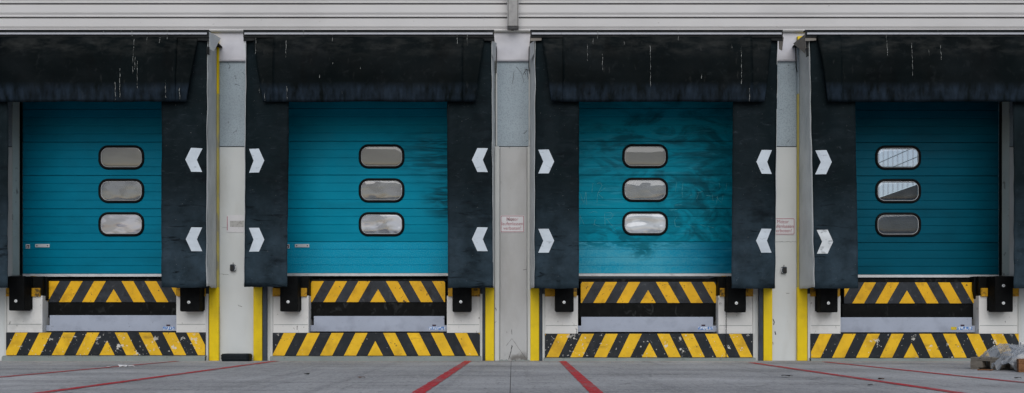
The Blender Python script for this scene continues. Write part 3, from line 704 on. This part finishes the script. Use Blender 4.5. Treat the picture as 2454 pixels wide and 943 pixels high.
def plinth(i, d):
    a, b = d['plinth']; y = -.1
    x0, x1 = X(a,y), X(b,y); z1, z0 = Z(d['ply'][0],y), Z(d['ply'][1],y); cx = X(d['cx'],y); s = (D+y)/F
    lab = ['black and yellow striped base with many white chips, leftmost', 'black and yellow striped base with few chips, second from left', 'black and yellow striped base with worn white lower right end', 'black and yellow striped base behind the wrapped pallet'][i]
    t = thing('striped_base', ((x0+x1)/2, -.05, 0), lab, 'dock base', 'striped dock bases')
    f = MB().box(x0, x1, y, .62, z0, z1).build('face', 'stripe_black_%d' % i, t, bevel=.006)
    stripes(f, x0+.004, x1-.004, z0+.002, z1-.003, y, cx, 57.3*s, 29.2*s, 27.6*s, 18.4*s, 35*s, 5, 5, 'stripe_yellow_%d' % i)
    def fl(u, v):
        p = [(y+.02, z0-.004), (y-.05, z0-.008), (y-.075, z0-.02), (y-.08, -.02)][int(round(v*3))]
        x = x0-.02+(x1-x0+.04)*u
        return (x, p[0]+.008*nz(x*5, v*3, i), p[1]+.006*nz(x*7, v*5, i)*(v > .3))
    mb = MB(); mb.grid(fl, 60, 3); mb.build('footing', 'jamb_concrete', t)
    return t

BN = ['left bumper of the leftmost dock, half hidden at picture edge', 'right bumper of the leftmost dock', 'left bumper of the second dock', 'right bumper of the second dock',
      'left bumper of the third dock', 'right bumper of the third dock, above the hanging chain', 'left bumper of the rightmost dock', 'right bumper of the rightmost dock, with two bolts']
def bumper(k, b):
    a, c, p0, p1, bolts = b; y = -.30
    x0, x1 = X(a,y), X(c,y); z1, z0 = Z(p0,y), Z(p1,y)
    t = thing('dock_bumper', ((x0+x1)/2, -.1, z0), 'black rubber block, ' + BN[k], 'bumper', 'rubber dock bumpers')
    MB().prism([(x0+.012, z0), (x1-.004, z0), (x1, z0+.03), (x1, z1), (x0, z1), (x0, z0+.012)], y, -.10).build('rubber_block', 'bumper_rubber', t, bevel=.008)
    MB().box(x0-.006, x1+.006, -.10, -.074, z0+.02, z1-.02).build('back_plate', 'gasket', t)
    for py in bolts:
        zz = Z(py, y); xx = x0 + (x1-x0)*.46
        r_ = .022
        bo = MB().rings([[(xx+rr*math.cos(a*.524), yy, zz+rr*math.sin(a*.524)) for a in range(12)] for yy, rr in ((y+.002, r_), (y-.004, r_), (y-.005, r_*.62), (y-.012, r_*.55))], cap1=True).build('bolt', 'bolt_steel', t)
        MB().rings([[(xx+rr*math.cos(a*.785), yy, zz+rr*math.sin(a*.785)) for a in range(8)] for yy, rr in ((y-.0125, r_*.3), (y-.016, r_*.26))], cap1=True).build('bolt_tip', 'steel_grey', bo)

def post(px, inner, label, top=88, worn=False):
    y = YP; x0, x1 = X(px[0],y), X(px[1],y); zt_ = Z(top, y)
    t = thing('guard_post', ((x0+x1)/2, y, 0), label, 'guard post', 'yellow guard posts')
    MB().box(x0, x1, y, y+.055, 0, Z(689, y)).build('yellow_face', 'yellow_paint', t, bevel=.004)
    zm_ = Z(225, y)
    MB().box(x0+.002, x1-.002, y+.002, y+.052, Z(689, y)+.001, zm_).build('upper_face', 'yellow_worn', t, bevel=.004)
    MB().box(x0+.002, x1-.002, y+.002, y+.052, zm_+.001, zt_).build('upper_face', 'metal_panel' if worn else 'yellow_paint', t, bevel=.004)
    if worn: MB().box(x0+.002, x1-.002, y-.004, y+.052, zt_-.07, zt_+.006).build('top_cap', 'yellow_paint', t, bevel=.004)
    a, b = (x1+.004, x1+.066) if inner > 0 else (x0-.066, x0-.004)
    MB().box(a, b, y+.012, y+.058, 0, 1.22).build('dark_leg', 'post_dark', t, bevel=.004)

k = 0
for i, d in enumerate(DK):
    door(i, d); leveller(i, d); plinth(i, d)
    T = shelter(i, d)
    for b in d['bump']: bumper(k, b); k += 1
    f = lambda px, py, y: (X(px, y), y, Z(py, y))
    if i == 0:
        torn(T, i, [f(500,76,YF-.02), f(529,92,-.12), f(512,124,YF+.1), f(502,118,YF-.01)])
        torn(T, i, [f(495,112,YF-.03), f(502,113,YF-.03), f(502,133,YF-.02), f(495,130,YF-.02)], 'black_hood')
    if i == 1:
        torn(T, i, [f(1179,98,YF), f(1190,104,-.3), f(1186,150,-.3), f(1179,132,YF)])
        torn(T, i, [f(584,98,YF-.01), f(588,98,YF-.01), f(588,124,YF-.01), f(584,122,YF-.01)], 'grey_fabric')
    if i == 2:
        torn(T, i, [f(1280,98,YF), f(1270,106,-.3), f(1269,148,-.3), f(1280,130,YF)])
        torn(T, i, [f(1866,90,YF+.02), f(1878,90,-.4), f(1874,122,-.35), f(1867,118,YF+.05)], 'dirty_fabric')
    if i == 3:
        torn(T, i, [f(1930,82,YF-.02), f(1901,105,-.15), f(1928,128,YF+.1), f(1931,118,YF-.01)], 'dirty_fabric')
        torn(T, i, [f(1931,116,YF-.03), f(1938,115,YF-.03), f(1938,135,YF-.02), f(1932,138,YF-.02)], 'black_hood')
post((501,524), -1, 'yellow guard post left of the black rubber block', 88)
post((607,628), 1, 'yellow guard post right of the black rubber block', 95)
post((1163,1184), -1, 'yellow guard post left of the central pillar', 95)
post((1271,1292), 1, 'yellow guard post right of the central pillar', 95)
post((1830,1851), -1, 'yellow guard post on the right side of the third dock', 95)
post((1911,1935), 1, 'yellow guard post on the left side of the rightmost dock', 88, True)

# ------------------------------------------------------------------ signs and small things on the walls
def sign(px0, px1, py0, py1, label, text=None, y=0.0, faded=False):
    x0, x1, z1, z0 = X(px0,y), X(px1,y), Z(py0,y), Z(py1,y); cx, cz = (x0+x1)/2, (z0+z1)/2; hw, hh = (x1-x0)/2, (z1-z0)/2
    t = thing('wall_sign', (cx, y, z0), label, 'sign', 'engine-off signs')
    MB().prism(rrect(cx, cz, hw, hh, .022), y-.006, y-.001).build('plate', 'sign_white', t)
    if not faded:
        mb = MB(); mb.rings([[(x, y-.009, z) for x, z in rrect(cx, cz, hw-o_, hh-o_, .018-o_*.5)] for o_ in (.008, .0145)]); mb.build('border', 'sign_red', t)
    else:
        MB().box(x0+.006, x0+.013, y-.009, y-.0065, z0+.03, z1-.02).build('border', 'sign_red', t)
        mb = MB(); mb.prism([(x0+.05, cz-.045), (x1-.03, cz-.05), (x1-.035, cz+.045), (x0+.05, cz+.04)], y-.009, y-.0065); mb.build('faded_print', 'sign_faded', t)
    for n, ln in enumerate(text or []):
        cu = bpy.data.curves.new('lettering', 'FONT'); cu.body = ln; cu.align_x = 'CENTER'; cu.size = .073; cu.resolution_u = 3; cu.offset = -.0006
        to = bpy.data.objects.new('tmp', cu); COL.objects.link(to)
        dg = bpy.context.evaluated_depsgraph_get(); me = bpy.data.meshes.new_from_object(to.evaluated_get(dg))
        bpy.data.objects.remove(to)
        mb = MB(); zz = cz + .046 - n*.066
        mb.add([(cx+v.co.x*.92, y-.0095, zz+v.co.y) for v in me.vertices], [tuple(p.vertices) for p in me.polygons])
        mb.build('lettering', 'sign_red', t)
    return t
TX = ['Motor', 'laufenlassen', 'verboten!']
s1 = sign(1199, 1256.5, 516.5, 558, 'white sign with red lettering on the central pillar, scribbled over', TX, y=-.03)
rnd = random.Random(3); pts = [(1216 + 12*(q/9) + rnd.uniform(-2, 2), 526 + (-2 if q % 2 else 4) + rnd.uniform(-1, 1)) for q in range(12)]
mb = MB()
for (ax, ay), (bx, by) in zip(pts[:-1], pts[1:]):
    mb.add([(X(ax,-.03), -.0425, Z(ay-.6,-.03)), (X(bx,-.03), -.0425, Z(by-.6,-.03)), (X(bx,-.03), -.0425, Z(by+.6,-.03)), (X(ax,-.03), -.0425, Z(ay+.6,-.03))], [(0,1,2,3)])
mb.build('scribble', 'scribble', s1)
sign(1847, 1904.5, 523, 563.5, 'white sign with red lettering, half hidden by the third dock curtain', TX)
sign(543.5, 601, 516, 557.5, 'faded blank sign with a red left edge above a small socket', None, faded=True)
def socket(px, py, label, flip):
    x, z = X(px), Z(py)
    t = thing('wall_socket', (x, 0, z-.05), label, 'socket', 'small wall sockets')
    MB().prism(rrect(x, z, .036, .048, .012, 4), -.045, -.002).build('box', 'interior_grey', t, bevel=.004)
    MB().prism(rrect(x+.006*flip, z-.004, .026, .036, .01, 4), -.056, -.046).build('lid', 'joint_dark', t, bevel=.003)
    mb = MB(); mb.tube([(x-.034*flip, -.05, z+.03), (x-.046*flip, -.055, z+.02), (x-.046*flip, -.055, z-.03), (x-.03*flip, -.05, z-.04)], .005, 6); mb.build('wire_clip', 'galvanised', t)
    mb = MB(); mb.tube([(x, -.012, z+.045), (x+.002, -.012, z+.075)], .005, 6); mb.build('stub', 'joint_dark', t)
socket(559, 642.5, 'small dark wall socket between the first and second docks', -1)
socket(1878, 648, 'small dark wall socket between the third and fourth docks', 1)
# thin strap hanging beside shelters
def cable(pts, label):
    mb = MB(); mb.tube(pts, .006, 6); o = mb.build('hanging_strap', 'gasket'); tag(o, label, 'strap', 'straps hanging beside shelters')
cable([(X(1190,-.06), -.06, Z(112,-.06)), (X(1190,-.06), -.065, Z(150,-.06)), (X(1189,-.06), -.06, Z(176,-.06))], 'thin black strap hanging left of the upper central panel')
cable([(X(1268,-.06), -.06, Z(112,-.06)), (X(1267,-.06), -.065, Z(160,-.06)), (X(1270,-.06), -.06, Z(178,-.06))], 'thin black strap hanging right of the upper central panel')
cable([(X(1906,-.05), -.05, Z(108,-.05)), (X(1908,-.05), -.05, Z(160,-.05)), (X(1910,-.05), -.06, Z(174,-.05))], 'thin black strap hanging by the folded fabric at rightmost dock')
# chain
mb = MB(); cxn, z = X(1740.5,-.115), Z(749,-.115); n = 0
while z > .05:
    lp = []
    for q in range(10):
        a = 2*math.pi*q/10; u, v = .007*math.cos(a), .016*math.sin(a)
        lp.append((cxn+u, -.112, z+v) if n % 2 else (cxn, -.112+u, z+v))
    for q in range(10): mb.tube([lp[q], lp[(q+1) % 10]], .0028, 4)
    z -= .024; n += 1
tag(mb.build('hanging_chain', 'chain_dark'), 'thin dark chain hanging down the right end of the third dock', 'chain')

# black rubber block by the wall
xa, xb = X(531,-.25), X(599,-.25); cx = (xa+xb)/2; hw = (xb-xa)/2
t = thing('rubber_block', (cx, -.2, 0), 'low black rubber block on the ground between two yellow guard posts', 'rubber block')
def rr_loop(hx, hy_, r, z, cy=-.2): return [(x, y+0, z) for x, y in rrect(cx, cy, hx, hy_, r, 6)]
MB().rings([rr_loop(hw-.006, .105, .05, .002), rr_loop(hw, .115, .055, .03), rr_loop(hw, .115, .055, .09), rr_loop(hw-.012, .105, .05, .108), rr_loop(hw-.03, .088, .04, .110)], cap0=True, cap1=True).build('body', 'tyre_black', t)
for z in (.04, .062, .084):
    MB().rings([rr_loop(hw+.001, .116, .055, z-.006), rr_loop(hw+.006, .121, .058, z-.003), rr_loop(hw+.006, .121, .058, z+.003), rr_loop(hw+.001, .116, .055, z+.006)]).build('rib', 'tyre_black', t)

# ------------------------------------------------------------------ pallets with film
def pallet(loc, rot, L, W, mat, label, name='pallet'):
    t = thing(name, (*loc, 0), label, 'pallet', 'pallets at the right end'); t.rotation_euler = (0, 0, rot); ROOT[t.name] = Vector((0,0,0))
    for k in range(5):
        y = -W/2 + .05 + k*(W-.1)/4; MB().box(-L/2, L/2, y-.048, y+.048, .122, .144).build('top_board', mat, t, bevel=.003)
    for x in (-L/2+.05, 0, L/2-.05):
        MB().box(x-.05, x+.05, -W/2+.004, W/2-.004, .10, .1215).build('stringer', mat, t, bevel=.003)
        for y in (-W/2+.07, 0, W/2-.07): MB().box(x-.05, x+.05, y-.07, y+.07, .0225, .0995).build('block', mat, t, bevel=.004)
    for y in (-W/2+.05, 0, W/2-.05): MB().box(-L/2, L/2, y-.048, y+.048, .002, .022).build('bottom_board', mat, t, bevel=.003)
    return t
px, py = gpt(2424, 890)
ang = R(50)
L, W = .80, .60
# nearest corner sits at (px,py)
ca, sa = math.cos(ang), math.sin(ang)
cxp = px - (ca*(-L/2) - sa*(-W/2)); cyp = py - (sa*(-L/2) + ca*(-W/2))
cxp = px + .27; cyp = py + .50
pallet((cxp, cyp), R(38), L, W, 'pallet_wood', 'grey wooden pallet under crumpled clear film, right of the rightmost dock')
qx, qy = gpt(2441, 893)
ra = R(-24)
pallet((qx + .4*math.cos(ra) - .2*math.sin(ra), qy + .4*math.sin(ra) + .2*math.cos(ra)), ra, .8, .4, 'orange_wood', 'orange brown wooden pallet cut off by the right picture edge')

m = bpy.data.materials.new('clear_film'); m.use_nodes = True; tn = m.node_tree; b = tn.nodes['Principled BSDF']
b.inputs['Base Color'].default_value = (.36,.39,.43,1); b.inputs['Roughness'].default_value = .2; b.inputs['Alpha'].default_value = .5
b.inputs['Transmission Weight'].default_value = 0; b.inputs['Specular IOR Level'].default_value = .8
MT['clear_film'] = m
def film(cx, cy, z0, rx, ry, h, seed, label, drop=0.0):
    """crumpled sheet: flat facets between sharp creases, edges hanging over the load"""
    mb = MB()
    def crease(x, y, f, k):
        a = nz(x*f, y*f, seed+k); b = nz(x*f*.6+9, y*f*1.7, seed+k*2)
        return abs(a) + .6*abs(b)
    def fn(u, v):
        a = 2*math.pi*u; r = v
        rad = 1 + .25*nz(math.cos(a)*1.7, math.sin(a)*1.7, seed)
        x, y = rx*r*rad*math.cos(a), ry*r*rad*math.sin(a)
        z = z0 + h*max(0, 1-r**1.6)*(.7+.7*nz(x*2.5, y*2.5, seed+3)) - .05*crease(x, y, 5, 1) - .030*crease(x, y, 13, 2) - .012*crease(x, y, 31, 3) + .05
        if r > .75: z -= (r-.75)*drop*(1.2+1.4*nz(math.cos(a)*3, math.sin(a)*3, seed+8))
        return (cx+x, cy+y, max(.006, z))
    mb.grid(fn, 120, 46); o = mb.build('plastic_film', 'clear_film'); tag(o, label, 'plastic film', 'heaps of film on the pallets')
film(cxp+.10, cyp+.05, .155, .44, .36, .17, 2.2, 'crumpled clear plastic film heaped on the grey pallet', .30)
film(qx+.42, qy+.40, .16, .50, .30, .09, 7.7, 'creased whitish film spilling over the orange pallet at picture edge', .45)
fx, fy = cxp+.42, cyp+.32
o = MB().box(fx-.15, fx+.16, fy-.02, fy+.02, .27, .315).build('folded_sheet', 'paper', bevel=.008); tag(o, 'folded white sheet lying on the plastic film', 'sheet')
for k, (a, bb) in enumerate(((2352,886),(2366,890))): pass
sx, sy = gpt(2358, 889)
mb = MB(); mb.tube([(sx-.06, sy+.03, .008), (sx, sy, .012), (sx+.07, sy-.015, .008), (sx+.10, sy+.0, .01)], .007, 6)
tag(mb.build('wood_splinter', 'orange_wood'), 'small yellowish wood splinter on the ground in front of the pallet', 'splinter')

# ------------------------------------------------------------------ litter
def scrap(px, py, r, mat, name, label, cat, seed):
    x, y = gpt(px, py); mb = MB(); rnd = random.Random(seed); n = 9
    ring = [(x + r*(.6+.6*rnd.random())*math.cos(a*6.283/n)*1.3, y + r*(.6+.6*rnd.random())*math.sin(a*6.283/n), .006+.03*rnd.random()*r/.06) for a in range(n)]
    mb.add([(x, y, .008+r*.35)] + ring, [(0, k+1, (k+1) % n + 1) for k in range(n)])
    tag(mb.build(name, mat, thick=.002), label, cat, 'litter on the yard')
scrap(297, 880.5, .055, 'paper', 'paper_scrap', 'larger white paper scrap on the ground below the leftmost dock', 'paper', 1)
scrap(312, 880, .04, 'paper', 'paper_scrap', 'white paper scrap right beside the larger paper scrap', 'paper', 2)
scrap(261, 882, .025, 'paper', 'paper_scrap', 'tiny white paper scrap left of the larger paper scrap', 'paper', 3)
scrap(868, 908, .03, 'brown_leaf', 'dry_leaf', 'small orange brown leaf on the ground before the second dock', 'leaf', 4)
scrap(735, 899, .025, 'dark_leaf', 'dry_leaf', 'small dark leaf on the ground left of the second dock', 'leaf', 5)
scrap(1886, 905, .045, 'dark_leaf', 'dry_leaf', 'dark curled leaf on the ground in front of the wall socket on the right', 'leaf', 6)
scrap(2112, 911, .03, 'brown_leaf', 'dry_leaf', 'brown leaf lying on the red line before the rightmost dock', 'leaf', 7)
scrap(2086, 926, .025, 'dark_leaf', 'dry_leaf', 'small dark leaf nearest the camera before the rightmost dock', 'leaf', 8)
scrap(2440, 909, .03, 'dark_leaf', 'dry_leaf', 'small dark leaf on the ground below the orange pallet', 'leaf', 9)

def crack(parent, pts, y, wd, mat='joint_dark'):
    out = []
    for (ax, ay), (bx, by) in zip(pts[:-1], pts[1:]):
        m_ = max(2, int(math.hypot(bx-ax, by-ay)/3))
        out += [(ax+(bx-ax)*q/m_, ay+(by-ay)*q/m_) for q in range(m_)]
    out.append(pts[-1]); vs = []
    for q, (ax, ay) in enumerate(out):
        jx, jy = 1.3*nz(ax*.31, ay*.37, 3), 1.3*nz(ax*.33, ay*.29, 8)
        a2, b2 = out[max(0,q-1)], out[min(len(out)-1,q+1)]
        dx, dy = b2[0]-a2[0], b2[1]-a2[1]; l = math.hypot(dx, dy) or 1
        w_ = wd*(.5+.9*abs(nz(ax*.7, ay*.7, 5)))
        vs += [(X(ax+jx-dy/l*w_,y), y, Z(ay+jy+dx/l*w_,y)), (X(ax+jx+dy/l*w_,y), y, Z(ay+jy-dx/l*w_,y))]
    MB().add(vs, [(2*q, 2*q+2, 2*q+3, 2*q+1) for q in range(len(out)-1)]).build('crack', mat, parent)
for pts, y, wd in [
    ([(1227,828),(1224,845),(1219,862)], -.0325, 1.0), ([(1213,829),(1227,812),(1245,838),(1259,858)], -.0325, .4), ([(1226,790),(1227,803)], -.0325, .5),
    ([(1187,738),(1190,744)], -.0525, 1.3), ([(1254,648),(1262,646)], -.0325, .7), ([(1185,775),(1190,770)], -.0525, .5),
    ([(1852,765),(1856,772),(1854,779)], -.0025, 1.3), ([(1857,795),(1859,803)], -.0025, 1.4), ([(1852,820),(1853,826)], -.0025, .9), ([(1884,704),(1892,703)], -.0025, .5),
    ([(533,545),(552,546),(573,544)], -.0025, .35), ([(526,657),(548,659)], -.0025, .35), ([(570,731),(580,736)], -.0025, .5), ([(1855,580),(1908,580)], -.0025, .4),
    ([(1232,170),(1228,200)], .0015, .6), ([(1253,180),(1262,165),(1266,190)], .0015, .8), ([(1237,160),(1250,176),(1256,200)], .0015, .5), ([(545,150),(552,158),(548,166)], .0015, .6)]:
    crack(B, pts, y, wd)
# dirt and broken mortar at the foot of the pillar
mb = MB(); rnd = random.Random(9)
for q in range(26):
    x = X(1196 + 72*rnd.random()); y = -.06 - .05*rnd.random(); rr = .008 + .018*rnd.random()
    vs = [(x + rr*(.7+.6*rnd.random())*math.cos(a*1.257)*1.4, y + rr*math.sin(a*1.257), .001) for a in range(5)] + [(x + .3*rr*rnd.uniform(-1,1), y, rr*.9)]
    mb.add(vs, [(a, (a+1) % 5, 5) for a in range(5)])
o = mb.build('mortar_rubble', 'jamb_concrete'); tag(o, 'broken mortar crumbs along the foot of the central pillar', 'rubble', kind='stuff')
